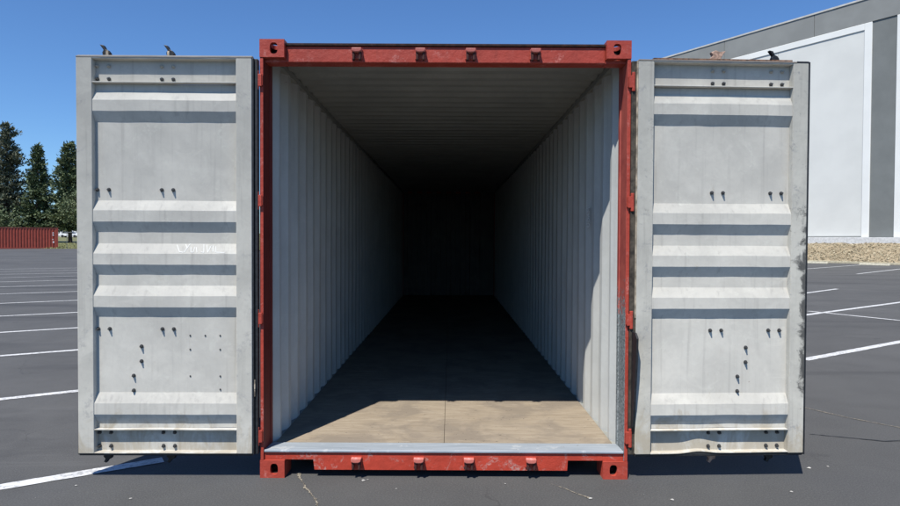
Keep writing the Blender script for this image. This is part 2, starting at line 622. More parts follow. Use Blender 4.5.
b = MB()
nu, nw = 14, 150
vs = []
for j in range(nw + 1):
    w = -12 + 72 * j / nw
    for i in range(nu + 1):
        t = i / nu
        u = UK + .16 + (UW_ - .5 - UK - .16) * t + .05
        q = uw(u, w)
        vs.append((q.x, q.y, bank_z(t, u, w) if 0 < i else .12))
b.add(vs, [(j * (nu + 1) + i, j * (nu + 1) + i + 1, (j + 1) * (nu + 1) + i + 1, (j + 1) * (nu + 1) + i) for j in range(nw) for i in range(nu)])
tag(b.build('mulch_bank', M['mulch'], fix=False), kind='structure')
ch = MB()
for _ in range(9000):
    t = random.random()
    w = random.uniform(10, 34)
    u = UK + .2 + (UW_ - .55 - UK) * t
    q = uw(u, w, bank_z(t, u, w) + .02)
    s = random.uniform(.03, .13)
    e = [Vector((random.uniform(-1, 1), random.uniform(-1, 1), random.uniform(-.4, .9))) * s for _ in range(3)]
    ch.add([q + e[0], q + e[1], q + e[2], q + Vector((0, 0, s * .5))], [(0, 1, 2), (0, 1, 3), (1, 2, 3), (2, 0, 3)])
tag(ch.build('wood_chips', M['chip'], fix=False), 'dry tan wood chips and brush covering the bank', None, None, 'stuff')

wh = empty('warehouse', uw(UW_, 21, 1.5), 0)
wh_inv = -uw(UW_, 21, 1.5)
tag(wh, 'huge white and grey concrete warehouse with tall panels behind the right door', 'warehouse')


def wbox(mb, u0, u1, w0, w1, z0, z1):
    p = [uw(u0, w0), uw(u1, w0), uw(u1, w1), uw(u0, w1)]
    vs = [Vector((q.x, q.y, z)) + wh_inv for z in (z0, z1) for q in p]
    mb.add(vs, [(0, 3, 2, 1), (4, 5, 6, 7), (0, 1, 5, 4), (1, 2, 6, 5), (2, 3, 7, 6), (3, 0, 4, 7)])


WL, WR = 68.0, -34.0
m = MB(); wbox(m, UW_ - .45, UW_ - .03, WR, WL, .2, 1.98); m.build('foundation_strip', M['concrete'], wh, bevel=.03)
m = MB(); wbox(m, UW_ + .12, UW_ + 45, WR, WL, .2, 20.7); m.build('wall', M['pilaster'], wh)
m = MB(); wbox(m, UW_ + .6, UW_ + 44.5, WR + .5, WL - .5, 20.7, 20.76); m.build('roof', M['roofing'], wh)
w = WR
while w < WL - .1:                                    # parapet of tilt-up panels
    w1 = min(WL, w + 8.5)
    m = MB(); wbox(m, UW_ - .02, UW_ + .3, w + .02, w1 - .02, 19.16, 21.02); m.build('parapet_panel', M['band'], wh)
    w = w1
m = MB(); wbox(m, UW_ - .08, UW_ + .4, WR, WL, 21.02, 21.16); m.build('coping', M['coping'], wh)
for (w0, w1) in [(19.24, 20.99), (43.4, 45.1), (-4.9, -3.2), (-29.0, -27.3)]:
    m = MB(); wbox(m, UW_ + .05, UW_ + .119, w0 + .004, w1 - .004, 1.99, 19.15); m.build('pilaster', M['pilaster'], wh)
for (w0, w1) in [(20.99, 43.4), (-3.2, 19.24), (-27.3, -4.9), (45.1, 67.9)]:
    t = .56
    m = MB()
    wbox(m, UW_ - .04, UW_ + .118, w0, w0 + t, 1.99, 19.14)
    wbox(m, UW_ - .04, UW_ + .118, w1 - t, w1, 1.99, 19.14)
    wbox(m, UW_ - .04, UW_ + .118, w0 + t, w1 - t, 18.6, 19.14)
    m.build('trim', M['trim'], wh, bevel=.03)
    k = 3
    for i in range(k):
        a0 = w0 + t + (w1 - w0 - 2 * t) * i / k
        a1 = w0 + t + (w1 - w0 - 2 * t) * (i + 1) / k
        m = MB(); wbox(m, UW_ + .03, UW_ + .117, a0 + .012, a1 - .012, 1.99, 18.595); m.build('wall_panel', M['panel'], wh)
    m = MB(); wbox(m, UW_ - .01, UW_ + .029, w0 + t, w1 - t, 1.985, 2.1); m.build('base_flashing', M['band'], wh)

for (w0, lab) in [(20.55, 'pale concrete wheel stop partly hidden by the right container door'), (16.5, 'pale yellowish concrete wheel stop on open asphalt, right of the other')]:
    c = uw(46.0, w0 + .95)
    o = MB()
    o.prism([(-.09, 0), (.09, 0), (.075, .11), (.05, .135), (-.05, .135), (-.075, .11)], 0, -.95, .95)
    ob = o.build('wheel_stop', M['stop'], bevel=.012)
    ob.location = (c.x, c.y, .002)
    ob.rotation_euler.z = LA + R(90)
    tag(ob, lab, 'wheel stop', 'wheel stops along the kerb')


# ------------------------------------------------------------------ trees and far left
def tufts(mb, c, d, n, ln, wd, spread):
    for _ in range(n):
        v = (d + Vector((random.gauss(0, spread), random.gauss(0, spread), random.gauss(0, spread)))).normalized()
        s = v.orthogonal().normalized()
        s.rotate(Matrix.Rotation(random.uniform(0, 6.28), 3, v))
        L = ln * random.uniform(.6, 1.25)
        W = wd * random.uniform(.6, 1.3)
        p = c + Vector((random.gauss(0, .12), random.gauss(0, .12), random.gauss(0, .08))) * ln * 2
        mb.add([p, p + v * L * .5 + s * W, p + v * L, p + v * L * .55 - s * W], [(0, 1, 2, 3)])


def conifer(x, y, z, H, rmax, mat, label, n_limb=190, base=.06, power=.85, tuft=5, irregular=0.2, ln=.62, gap=0.0, group='conifers behind the far red container', hang=-.12):
    t = empty('conifer_tree', (x, y, z))
    tag(t, label, 'tree', group)
    tr = MB()
    pts = []
    cx = cy = 0
    for i in range(9):
        f = i / 8
        cx += random.uniform(-.08, .08); cy += random.uniform(-.08, .08)
        pts.append((Vector((cx, cy, H * f * .985 - .3)), .34 * H / 18 * (1 - f) ** .8 + .02))
    for (p, r0), (q, r1) in zip(pts, pts[1:]):
        tr.tube(p, q, r0, r1, 8, False)
    cr = MB()
    clump = [random.uniform(1 - irregular, 1 + irregular) for _ in range(40)]
    for k in range(n_limb):
        f = base + (1 - base) * ((k + random.random()) / n_limb) ** 1.15
        prof = (1 - f) ** power if f > .22 else (1 - .22) ** power * (.7 + .3 * f / .22)
        if gap and noise.noise(Vector((f * 7, x, 0))) > gap:
            continue
        az_ = random.uniform(0, 6.283)
        r = rmax * prof * clump[int(f * 20) + int(az_ / 6.2832 * 3) * 6 % 20] * random.uniform(.65, 1.12) + .15
        i = min(7, int(f * 8))
        o = pts[i][0].lerp(pts[i + 1][0], f * 8 - i)
        d = Vector((math.cos(az_), math.sin(az_), hang + .55 * f)).normalized()
        end = o + d * r
        if r > .8:
            tr.tube(o, end, .045 * r / 3 + .015, .01, 4, False)
        m = max(2, int(r * 3.4))
        for j in range(m):
            s = .22 + .78 * (j + random.random()) / m
            c = o + d * (r * s) + Vector((random.gauss(0, .18), random.gauss(0, .18), random.gauss(0, .14) - .05)) * (.5 + r * .16)
            tufts(cr, c, (d + Vector((0, 0, .35))).normalized(), tuft, ln, ln * .17, .75)
    tr.build('trunk', M['bark'], t, fix=False)
    cr.build('crown', mat, t, fix=False)
    return t


conifer(-72.6, 99.5, .9, 20.0, 3.9, M['needle_blue'], 'tallest loose crowned pine at the far left edge', 330, .08, .5, 7, .45, .55, .5, hang=.05)
conifer(-68.0, 99.8, .9, 16.4, 3.3, M['needle_dark'], 'dark narrow conifer with pointed top, middle of the far trees', 330, .10, .72, 7, .25, .6)
conifer(-62.6, 99.8, .9, 16.8, 3.7, M['needle_mid'], 'green conifer partly hidden by the left container door', 330, .16, .62, 7, .25, .6)


def leafy(name, x, y, z, H, R0, mat, label, n_cl, cat, group=None, trunk=True):
    t = empty(name, (x, y, z))
    tag(t, label, cat, group)
    tr, cr = MB(), MB()
    h0 = H * .25 if trunk else .2
    tr.tube((0, 0, -.3), (0, 0, h0 + .5), .2 if trunk else .06, .14 if trunk else .05, 8, False)
    for k in range(n_cl):
        while True:
            p = Vector((random.uniform(-1, 1), random.uniform(-1, 1), random.uniform(-1, 1)))
            if p.length < 1 and p.length > .3: break
        c = Vector((p.x * R0, p.y * R0, h0 + (H - h0) * (.5 + .5 * p.z)))
        c *= 1 + .18 * noise.noise(p * 2.5)
        if k % 9 == 0:
            tr.tube((0, 0, h0), c, .06, .015, 4, False)
        for _ in range(16):
            d = Vector((random.gauss(0, 1), random.gauss(0, 1), random.gauss(0, 1))).normalized()
            q = c + d * random.uniform(.1, .75)
            tufts(cr, q, d, 1, .34, .12, .9)
    tr.build('trunk', M['bark'], t, fix=False)
    cr.build('crown', mat, t, fix=False)
    return t


leafy('broadleaf_tree', -56.6, 94, .8, 9.0, 3.8, M['leaf'], 'lighter green leafy tree behind the chain link fence', 300, 'tree')
leafy('shrub', -66.5, 88, .7, 5.6, 3.4, M['leaf'], 'rounded olive green shrub above the far container roof', 190, 'shrub', None, False)
leafy('shrub', -75.5, 90, .7, 6.3, 3.6, M['needle_mid'], 'darker shrub at the far left behind the container', 190, 'shrub', None, False)

# chain link fence
fe = empty('chain_link_fence', (-47, 73.2, .4))
tag(fe, 'galvanised chain link fence on posts beside the far container', 'fence')
post = None
for i in range(6):
    if post is None:
        mb = MB(); mb.tube((0, 0, -.1), (0, 0, 2.05), .03, .03, 8); mb.tube((0, 0, 2.05), (0, 0, 2.10), .035, .015, 8)
        post = mb.build('post', M['fence'], fe)
    else:
        clone(post, fe, (i * 3.0, 0, 0))
mb = MB(); mb.tube((-.3, 0, 2.0), (15.3, 0, 2.0), .025, .025, 6); mb.build('top_rail', M['fence'], fe)
mb = MB()
for i in range(-16, 140):
    for sgn in (1, -1):
        x0, x1 = i * .11, i * .11 + 1.9 * sgn
        if sgn < 0: x0 += 1.9; x1 += 1.9
        p, q = Vector((x0, .03, .08)), Vector((x1, .03, 1.98))
        if min(x0, x1) < 0 or max(x0, x1) > 15.2: continue
        mb.add([p + Vector((-.004, 0, 0)), p + Vector((.004, 0, 0)), q + Vector((.004, 0, 0)), q + Vector((-.004, 0, 0))], [(0, 1, 2, 3)])
tag(mb.build('wire_mesh', M['fence'], fe, fix=False), kind='stuff')

gb = MB()
for _ in range(5000):
    x = random.uniform(-60, -44); y = 72.7 + 40 * random.random() ** 1.6
    z = lot_z(x, 72.5) + .012 + .0206 * (y - 72.5)
    h = random.uniform(.08, .28)
    d = Vector((random.gauss(0, .4), random.gauss(0, .4), 1)).normalized() * h
    gb.add([(x - .04, y, z), (x + .04, y, z), (x + d.x, y + d.y, z + d.z)], [(0, 1, 2)])
tag(gb.build('grass', M['grassblade'], fix=False), 'dry green grass growing along the fence', None, None, 'stuff')

# far small container
fc = empty('shipping_container', (-50.9, 72.0, .37), R(32.5))
tag(fc, 'small closed faded red shipping container at the far left of the lot', 'container')
L2, HC = 6.06, 2.6


def corr_profile(length, pitch, face, slope, depth, start=0.0, flat=.06):
    """(s, d) polyline of a trapezoid corrugation; d = 0 is the near crest, d = depth the far one"""
    pts = [(start, 0.0)]
    s = start + flat
    while s + pitch <= start + length - flat + 1e-6:
        low = pitch - face - 2 * slope
        pts += [(s, 0.0), (s + slope, depth), (s + slope + low, depth), (s + 2 * slope + low, 0.0)]
        s += pitch
    pts.append((start + length, 0.0))
    return pts


mb = MB()
mb.sheet([(p[0] - L2 / 2 + .1, .04 + p[1]) for p in corr_profile(L2 - .2, .30, .09, .07, .06)], 2, .16, HC - .1)
mb.build('side_wall', M['far_red'], fc)
mb = MB(); mb.box(-L2 / 2 + .12, L2 / 2 - .12, .13, 2.4, .15, HC - .05); mb.build('body', M['far_red'], fc)
for z0, z1 in ((.0, .16), (HC - .1, HC)):
    mb = MB(); mb.box(-L2 / 2 + .1, L2 / 2 - .1, 0.02, .1, z0, z1); mb.build('side_rail', M['far_dark'] if z0 else M['far_red'], fc)
for x in (-L2 / 2, L2 / 2 - .1):
    mb = MB(); mb.box(x, x + .1, 0.01, .12, .12, HC - .12); mb.build('corner_post', M['far_red'], fc)
    for z in (0, HC - .12):
        mb = MB(); mb.box(x - .03 if x < 0 else x - .05, x + .15 if x < 0 else x + .13, 0, .18, z, z + .12); mb.build('corner_casting', M['far_dark'], fc, bevel=.01)
for (x, z, w_, h_) in [(2.45, 1.9, .12, .12), (2.45, 1.62, .12, .16), (2.43, 1.1, .1, .1), (2.47, .72, .14, .2)]:
    mb = MB()
    mb.box(x, x + w_, .035, .0385, z, z + h_)
    mb.build('marking', M['white'], fc)


def car(x, y, z, rz, mat, label):
    c = empty('parked_car', (x, y, z), rz)
    tag(c, label, 'car', 'parked cars beyond the lawn')
    mb = MB()
    mb.prism([(-2.2, .35), (2.2, .35), (2.25, .75), (1.3, .92), (-1.9, .95), (-2.25, .8)], 1, -.85, .85)
    mb.build('body', mat, c, bevel=.06)
    mb = MB()
    mb.prism([(-1.7, .94), (1.15, .93), (.35, 1.45), (-1.2, 1.47)], 1, -.72, .72)
    mb.build('cabin', M['glass'], c, bevel=.05)
    mb = MB(); mb.prism([(-1.2, 1.473), (.35, 1.453), (.25, 1.5), (-1.05, 1.52)], 1, -.7, .7); mb.build('roof', mat, c)
    for wx in (-1.35, 1.35):
        for wy in (-.86, .68):
            mb = MB(); mb.tube((wx, wy, .32), (wx, wy + .18, .32), .32, .32, 14); mb.build('wheel', M['tyre'], c)


car(-90.5, 146, 1.95, R(8), M['white'], 'white parked car seen through the chain link fence')
car(-85.2, 146.5, 1.95, R(4), M['darkcar'], 'dark parked car beside the left container door edge')

sh = empty('storage_shed', (-101, 158, 2.1), R(5))
tag(sh, 'low white building just showing above the far container roof', 'building')
mb = MB(); mb.box(-5, 5, 0, 5, 0, 3.2); mb.build('wall', M['white'], sh)
mb = MB(); mb.prism([(-.3, 3.2), (5.3, 3.2), (2.5, 4.1)], 0, -5.2, 5.2); mb.build('roof', M['roofing'], sh)
mb = MB(); mb.box(-.6, .6, -.05, -.001, 0, 2.2); mb.build('door', M['band'], sh)

# ================================================================== the open container
CT = empty('shipping_container', (0, 0, 0))
tag(CT, 'big red framed shipping container with both grey doors swung open and dark empty inside', 'container')
HW, TOP, LEN = 1.219, 2.896, 12.19
FLOOR = .172


def casting_mesh(sx):
    """hollow corner fitting, local x from the outside inwards; holes in the front, outer side, top and bottom"""
    bm = bmesh.new()
    w, d, h, t = .162, .178, .118, .028
    def ring(c, ax1, ax2, a, b_, n=20):
        return [c + ax1 * (a * math.copysign(abs(math.cos(2 * math.pi * i / n)) ** .75, math.cos(2 * math.pi * i / n)))
                + ax2 * (b_ * math.copysign(abs(math.sin(2 * math.pi * i / n)) ** .75, math.sin(2 * math.pi * i / n))) for i in range(n)]
    X, Y, Z = Vector((1, 0, 0)), Vector((0, 1, 0)), Vector((0, 0, 1))
    lo, hi = Vector((0, 0, 0)), Vector((w, d, h))
    li, hi_ = lo + Vector((t, t, t)), hi - Vector((t, t, t))
    mid = (lo + hi) / 2
    def rect(c, ax1, ax2, a, b_, n=20):
        out = []
        for i in range(n):
            th = 2 * math.pi * i / n
            cx, sy = math.cos(th), math.sin(th)
            m = max(abs(cx), abs(sy))
            out.append(c + ax1 * (a * cx / m) + ax2 * (b_ * sy / m))
        # snap to true corners
        return out
    n = 24
    spec = [(-Y, X, Z, lo.y, li.y, (w / 2, h / 2), ((hi_ - li).x / 2, (hi_ - li).z / 2), (.026, .037), (.012, 0)),
            (-X, Y, Z, lo.x, li.x, (d / 2, h / 2), ((hi_ - li).y / 2, (hi_ - li).z / 2), (.036, .028), (0, 0)),
            (-Z, X, Y, lo.z, li.z, (w / 2, d / 2), ((hi_ - li).x / 2, (hi_ - li).y / 2), (.03, .055), (0, 0)),
            (Z, X, Y, hi.z, hi_.z, (w / 2, d / 2), ((hi_ - li).x / 2, (hi_ - li).y / 2), (.03, .055), (0, 0))]
    for (nrm, a1, a2, po, pi_, ho, hi2, hole, off) in spec:
        ax = [i for i in range(3) if abs(nrm[i]) > .5][0]
        co, ci = mid.copy(), mid.copy()
        co[ax] = po
        ci[ax] = pi_
        o2 = a1 * off[0] + a2 * off[1]
        rings = []
        for (c, kind, q, oo) in ((co, 'r', ho, Vector()), (co, 'o', hole, o2), (ci, 'o', hole, o2), (ci, 'r', hi2, Vector())):
            pts = rect(c, a1, a2, q[0], q[1], n) if kind == 'r' else ring(c + oo, a1, a2, q[0], q[1], n)
            rings.append([bm.verts.new(p) for p in pts])
        for r0, r1 in zip(rings, rings[1:]):
            for i in range(n):
                f = bm.faces.new((r0[i], r0[(i + 1) % n], r1[(i + 1) % n], r1[i]))
    # plain outer and inner faces
    def q4(pts):
        bm.faces.new([bm.verts.new(p) for p in pts])
    q4([(w, 0, 0), (w, d, 0), (w, d, h), (w, 0, h)])
    q4([(0, d, 0), (w, d, 0), (w, d, h), (0, d, h)])
    a, b_ = li, hi_
    q4([(b_.x, a.y, a.z), (b_.x, b_.y, a.z), (b_.x, b_.y, b_.z), (b_.x, a.y, b_.z)])
    q4([(a.x, b_.y, a.z), (b_.x, b_.y, a.z), (b_.x, b_.y, b_.z), (a.x, b_.y, b_.z)])
    bmesh.ops.remove_doubles(bm, verts=bm.verts, dist=.0004)
    if sx < 0:
        for v in bm.verts: v.co.x = -v.co.x
    bmesh.ops.recalc_face_normals(bm, faces=bm.faces)
    me = bpy.data.meshes.new('corner_casting')
    bm.to_mesh(me)
    bm.free()
    me.materials.append(M['red'])
    me.materials.append(M['casthole'])
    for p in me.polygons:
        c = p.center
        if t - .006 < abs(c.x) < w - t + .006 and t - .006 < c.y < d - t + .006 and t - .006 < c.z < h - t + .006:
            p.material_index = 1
    return me


cm = {1: casting_mesh(1), -1: casting_mesh(-1)}
for sx in (1, -1):
    for z in (0, TOP - .118):
        o = bpy.data.objects.new('corner_casting', cm[sx])
        COL.objects.link(o)
        o.parent = CT
        o.location = (-HW * sx, 0, z)
        bv = o.modifiers.new('bevel', 'BEVEL'); bv.width = .006; bv.segments = 2; bv.limit_method = 'ANGLE'; bv.angle_limit = R(60)
        o = bpy.data.objects.new('corner_casting', cm[-sx])
        COL.objects.link(o)
        o.parent = CT
        o.location = (HW * sx, LEN, z)
        o.rotation_euler.z = R(180)

# header
mb = MB()
mb.box(-HW + .1625, HW - .1625, .042, .15, 2.756, 2.862)
mb.box(-HW + .12, HW - .12, .1505, .30, 2.858, 2.868)
hd = mb.build('header', M['red'], CT, bevel=.006)
mb = MB(); mb.box(-HW + .1627, HW - .1627, .03, .20, 2.8635, 2.880); mb.build('rain_gutter', M['rustdark'], hd, bevel=.003)
for sx in (-1, 1):                      # gusset plates under the top castings
    mb = MB()
    mb.box(sx * (HW - .0245), sx * (HW - .1615), .046, .15, 2.757, 2.7775)
    mb.build('gusset', M['red'], CT)

# sill with two notches
prof_z0, prof_z1 = .05, .168
nx0, nx1 = -1.055, -.862
mx0, mx1 = .822, .985
mb = MB()
pts = [(-HW + .163, .118), (nx0, .118), (nx0 + .001, .118), (nx1 - .008, .118), (nx1, prof_z0), (mx0, prof_z0), (mx0 + .004, .118), (HW - .163, .118),
       (HW - .163, prof_z1), (-HW + .163, prof_z1)]
mb.prism(pts, 1, .018, .13)
mb.box(-HW + .02, -HW + .1625, .019, .13, .119, .167)
mb.box(HW - .02, HW - .1625, .019, .13, .119, .167)
sill = mb.build('sill', M['redsill'], CT, bevel=.004)
mb = MB()                                # black sheets added to stand for the shade inside the notches
mb.box(nx0 - .02, nx1, .40, .41, .0, .118)
mb.build('pocket_shade', M['black'], sill)
mb = MB()
mb.box(mx0, mx1 + .05, .40, .41, .0, .118)
mb.build('pocket_shade', M['black'], sill)

# threshold plate
mb = MB()
th = [(.006, .170), (.006, .1835), (.012, .186), (.17, .1785), (.193, .177), (.193, .170)]
mb.prism(th, 0, -HW + .026, HW - .026)
mb.build('threshold_plate', M['plate'], CT, bevel=.002)

# corner posts
for sx in (-1, 1):
    mb = MB()
    mb.box(sx * HW, sx * (HW - .024), .004, .155, .1185, TOP - .1185)
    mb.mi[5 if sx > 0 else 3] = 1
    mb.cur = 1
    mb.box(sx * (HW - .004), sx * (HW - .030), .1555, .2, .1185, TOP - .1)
    post_ = mb.build('corner_post', [M['red'], M['postworn'] if sx > 0 else M['postshade']], CT, bevel=.004)
    # hinge lugs with pins
    for (z0, z1) in ((2.585, 2.665), (1.80, 1.875), (1.025, 1.10), (.24, .32)):
        h = MB()
        h.box(sx * (HW - .018), sx * (HW + .018), -.016, .003, z0, z1)
        h.tube((sx * (HW + .012), -.008, z0 - .022), (sx * (HW + .012), -.008, z1 + .022), .0115, .0115, 10)
        h.box(sx * (HW - .0235), sx * (HW - .0185), -.010, .0035, z0 + .006, z1 - .006)
        h.build('hinge', M['red'], post_, bevel=.004)

# cam keepers
def keeper_mesh(flip):
    mb = MB()
    f = -1 if flip else 1
    mb.box(-.037, .037, -.012, 0, -.034 * f, .034 * f)
    mb.cur = 1
    mb.prism([(-.034, .032 * f), (.034, .032 * f), (.031, .010 * f), (.016, .004 * f), (-.016, .004 * f), (-.031, .010 * f)], 1, -.050, -.0122)
    mb.cur = 2
    mb.prism([(-.031, .009 * f), (-.013, .003 * f), (-.013, -.046 * f), (-.028, -.046 * f)], 1, -.040, -.0122)
    mb.prism([(.031, .009 * f), (.013, .003 * f), (.013, -.046 * f), (.028, -.046 * f)], 1, -.040, -.0122)
    return mb


kt = keeper_mesh(False).build('cam_keeper', [M['red'], M['redworn'], M['prongshade']], hd, bevel=.005)
kt.location = (-.583, .0418, 2.81)
for x in (-.165, .166, .592):
    clone(kt, hd, (x, .0418, 2.81))
kb = keeper_mesh(False).build('cam_keeper', [M['redsill'], M['redworn'], M['prongshade']], sill, bevel=.005)
kb.location = (-.580, .0178, .108)
for x in (-.166, .166, .578):
    clone(kb, sill, (x, .0178, .108))

# walls, roof, far end: inner sheet grey, outer sheet red 3 mm apart
Y0, Y1 = .16, LEN - .15
for sx in (-1, 1):
    mb = MB()
    prof = [(Y0, .030), (Y0 + .085, .030), (Y0 + .15, 0)] + corr_profile(Y1 - Y0 - .15, .278, .072, .068, .036, Y0 + .15, .04)[1:]
    def wob(q):
        return (q[0] + .006 * noise.noise(Vector((q[1] * 1.3, q[2] * 1.1, sx * 5))), q[1] + .003 * noise.noise(Vector((q[1] * 9, q[2] * 1.5, 3 + sx))), q[2])
    mb.sheet([(sx * (1.172 + d), s) for s, d in prof], 2, .15, 2.815, 10, wob)
    mb.cur = 1
    mb.sheet([(sx * (1.178 + d), s) for s, d in prof], 2, .15, 2.815, 1)
    mb.build('side_wall', [M['inwall'], M['redside']], CT, fix=False)
    mb = MB()
    mb.box(sx * 1.2165, sx * (HW + .004), .2005, LEN - .18, 2.78, 2.885)
    mb.cur = 1
    mb.box(sx * 1.162, sx * 1.2163, .2005, LEN - .18, 2.802, 2.8415)
    mb.build('top_rail', [M['redside'], M['inroof']], CT)
    mb = MB()
    mb.box(sx * 1.165, sx * HW, .2005, LEN - .18, .05, .152)
    mb.cur = 1
    mb.box(sx * 1.168, sx * (HW - .012), .2005, LEN - .18, .1522, .165)
    mb.build('bottom_rail', [M['redside'], M['inroof']], CT)
mb = MB()
rp = corr_profile(Y1 - .04, .209, .06, .04, .022, .15, .05)
mb.sheet([(s, 2.842 + d) for s, d in rp], 0, -1.2, 1.2, 6, lambda q: (q[0], q[1], q[2] + .004 * noise.noise(Vector((q[0], q[1], 0)))))
mb.cur = 1
mb.sheet([(s, 2.858 + d) for s, d in rp], 0, -1.215, 1.215, 1)
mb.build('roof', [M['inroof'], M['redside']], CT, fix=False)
mb = MB()
ep = corr_profile(2.36, .25, .11, .018, .045, -1.18, .1)
mb.sheet([(s, LEN - .10 + d) for s, d in ep], 2, .15, 2.86, 1)
mb.cur = 1
mb.sheet([(s, LEN - .094 + d) for s, d in ep], 2, .15, 2.86, 1)
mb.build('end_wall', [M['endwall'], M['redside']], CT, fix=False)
for sx in (-1, 1):
    mb = MB(); mb.box(sx * HW, sx * 1.16, LEN - .2, LEN - .02, .1185, TOP - .1185); mb.build('corner_post', M['redside'], CT)
mb = MB(); mb.box(-1.057, 1.057, LEN - .085, LEN - .03, 2.79, 2.88); mb.build('header', M['redside'], CT)
mb = MB(); mb.box(-1.057, 1.057, LEN - .11, LEN - .03, .03, .165); mb.build('sill', M['redside'], CT)

# floor of plywood sheets, two abreast
py = [.1945, 2.6, 5.0, 7.4, 9.8, LEN - .11]
for i in range(5):
    for (x0, x1) in ((-1.1705, -.0011), (.0011, 1.1705)):
        mb = MB()
        mb.box(x0, x1, py[i], py[i + 1] - .004, FLOOR - .028, FLOOR + random.uniform(-.001, .001))
        mb.build('plywood_panel', M['wood'], CT, bevel=.002)
mb = MB()
for i in range(40):
    y = .35 + i * .3
    mb.box(-1.16, 1.16, y, y + .045, .03, FLOOR - .030)
mb.build('floor_crossmember', M['redside'], CT)


# stencilled letters high on the right wall, running up the wall
def text_mesh(name, body, size, mat, parent, mw):
    cu = bpy.data.curves.new(name, 'FONT')
    cu.body = body
    cu.size = size
    cu.extrude = .0004
    o = bpy.data.objects.new(name, cu)
    COL.objects.link(o)
    me = bpy.data.meshes.new_from_object(o)
    bpy.data.objects.remove(o)
    me.materials.clear()
    me.materials.append(mat)
    r = bpy.data.objects.new(name, me)
    COL.objects.link(r)
    r.parent = parent
    r.matrix_local = mw
    return r


# letters: text x axis -> down the wall (-z), text up -> -y (towards the door), face -> -x
mtx = Matrix(((0, 0, -1, 1.1690), (0, 1, 0, .0), (-1, 0, 0, 1.86), (0, 0, 0, 1)))
mtx[1][3] = .985
mtx = mtx @ Matrix.Diagonal((.46, 1.0, 1.0, 1.0))
text_mesh('stencil_lettering', 'MAGU', .125, M['stencil'], CT, mtx)


# ------------------------------------------------------------------ doors
RIBS = [(2.485, 2.414), (1.768, 1.695), (1.487, 1.415), (1.210, 1.137), (.504, .431)]
ZT, ZB = 2.759, .174
DW = 1.135
SW = .102
RD = .049
FD = .040        # depth of the panel behind the front of the frame


def bolt_mesh():
    mb = MB()
    mb.tube((0, 0, 0), (0, -.004, 0), .0125, .0125, 10)
    mb.tube((0, -.004, 0), (0, -.015, 0), .0095, .008, 6)
    mb.tube((0, -.015, 0), (0, -.023, 0), .0055, .005, 8)
    return mb


def stud_mesh():
    mb = MB()
    mb.tube((0, 0, 0), (0, -.004, 0), .006, .0045, 8)
    return mb


bolt_data = bolt_mesh().build('bolt', M['bolt'], None)
stud_data = stud_mesh().build('rivet', M['bolt'], None)
hex_b, stud_b = bolt_data.data, stud_data.data
hex_p = hex_b.copy()
hex_p.materials[0] = M['doorframe2']
bpy.data.objects.remove(bolt_data)
bpy.data.objects.remove(stud_data)


def put(me, name, parent, loc, rot=0.0):
    o = bpy.data.objects.new(name, me)
    COL.objects.link(o)
    o.parent = parent
    o.location = loc
    o.rotation_euler.y = rot
    return o


CAM_TOP = [(-.014, -.02), (.016, -.02), (.022, .012), (.030, .030), (.018, .044), (.002, .050), (-.010, .070), (-.034, .074), (-.022, .060), (-.010, .046), (-.018, .034), (-.014, .014)]
CAM_BOT = [(-.014, .03), (.014, .03), (.016, -.006), (.028, -.022), (.024, -.044), (.004, -.052), (-.010, -.074), (-.026, -.066), (-.016, -.046), (-.030, -.030), (-.018, -.010)]


def panel_shift(q, s):
    u = abs(q[0])
    k = min(1, (u - SW) * 8, (DW - SW - u) * 8)
    return (q[0], q[1] + k * (.003 * noise.noise(Vector((u * 3, q[2] * 2.2, s * 9.0))) + .0012 * noise.noise(Vector((u * 9, q[2] * 7, 4 * s)))),
            q[2] + k * .003 * noise.noise(Vector((u * 4, q[2] * 3, 5 + s))))


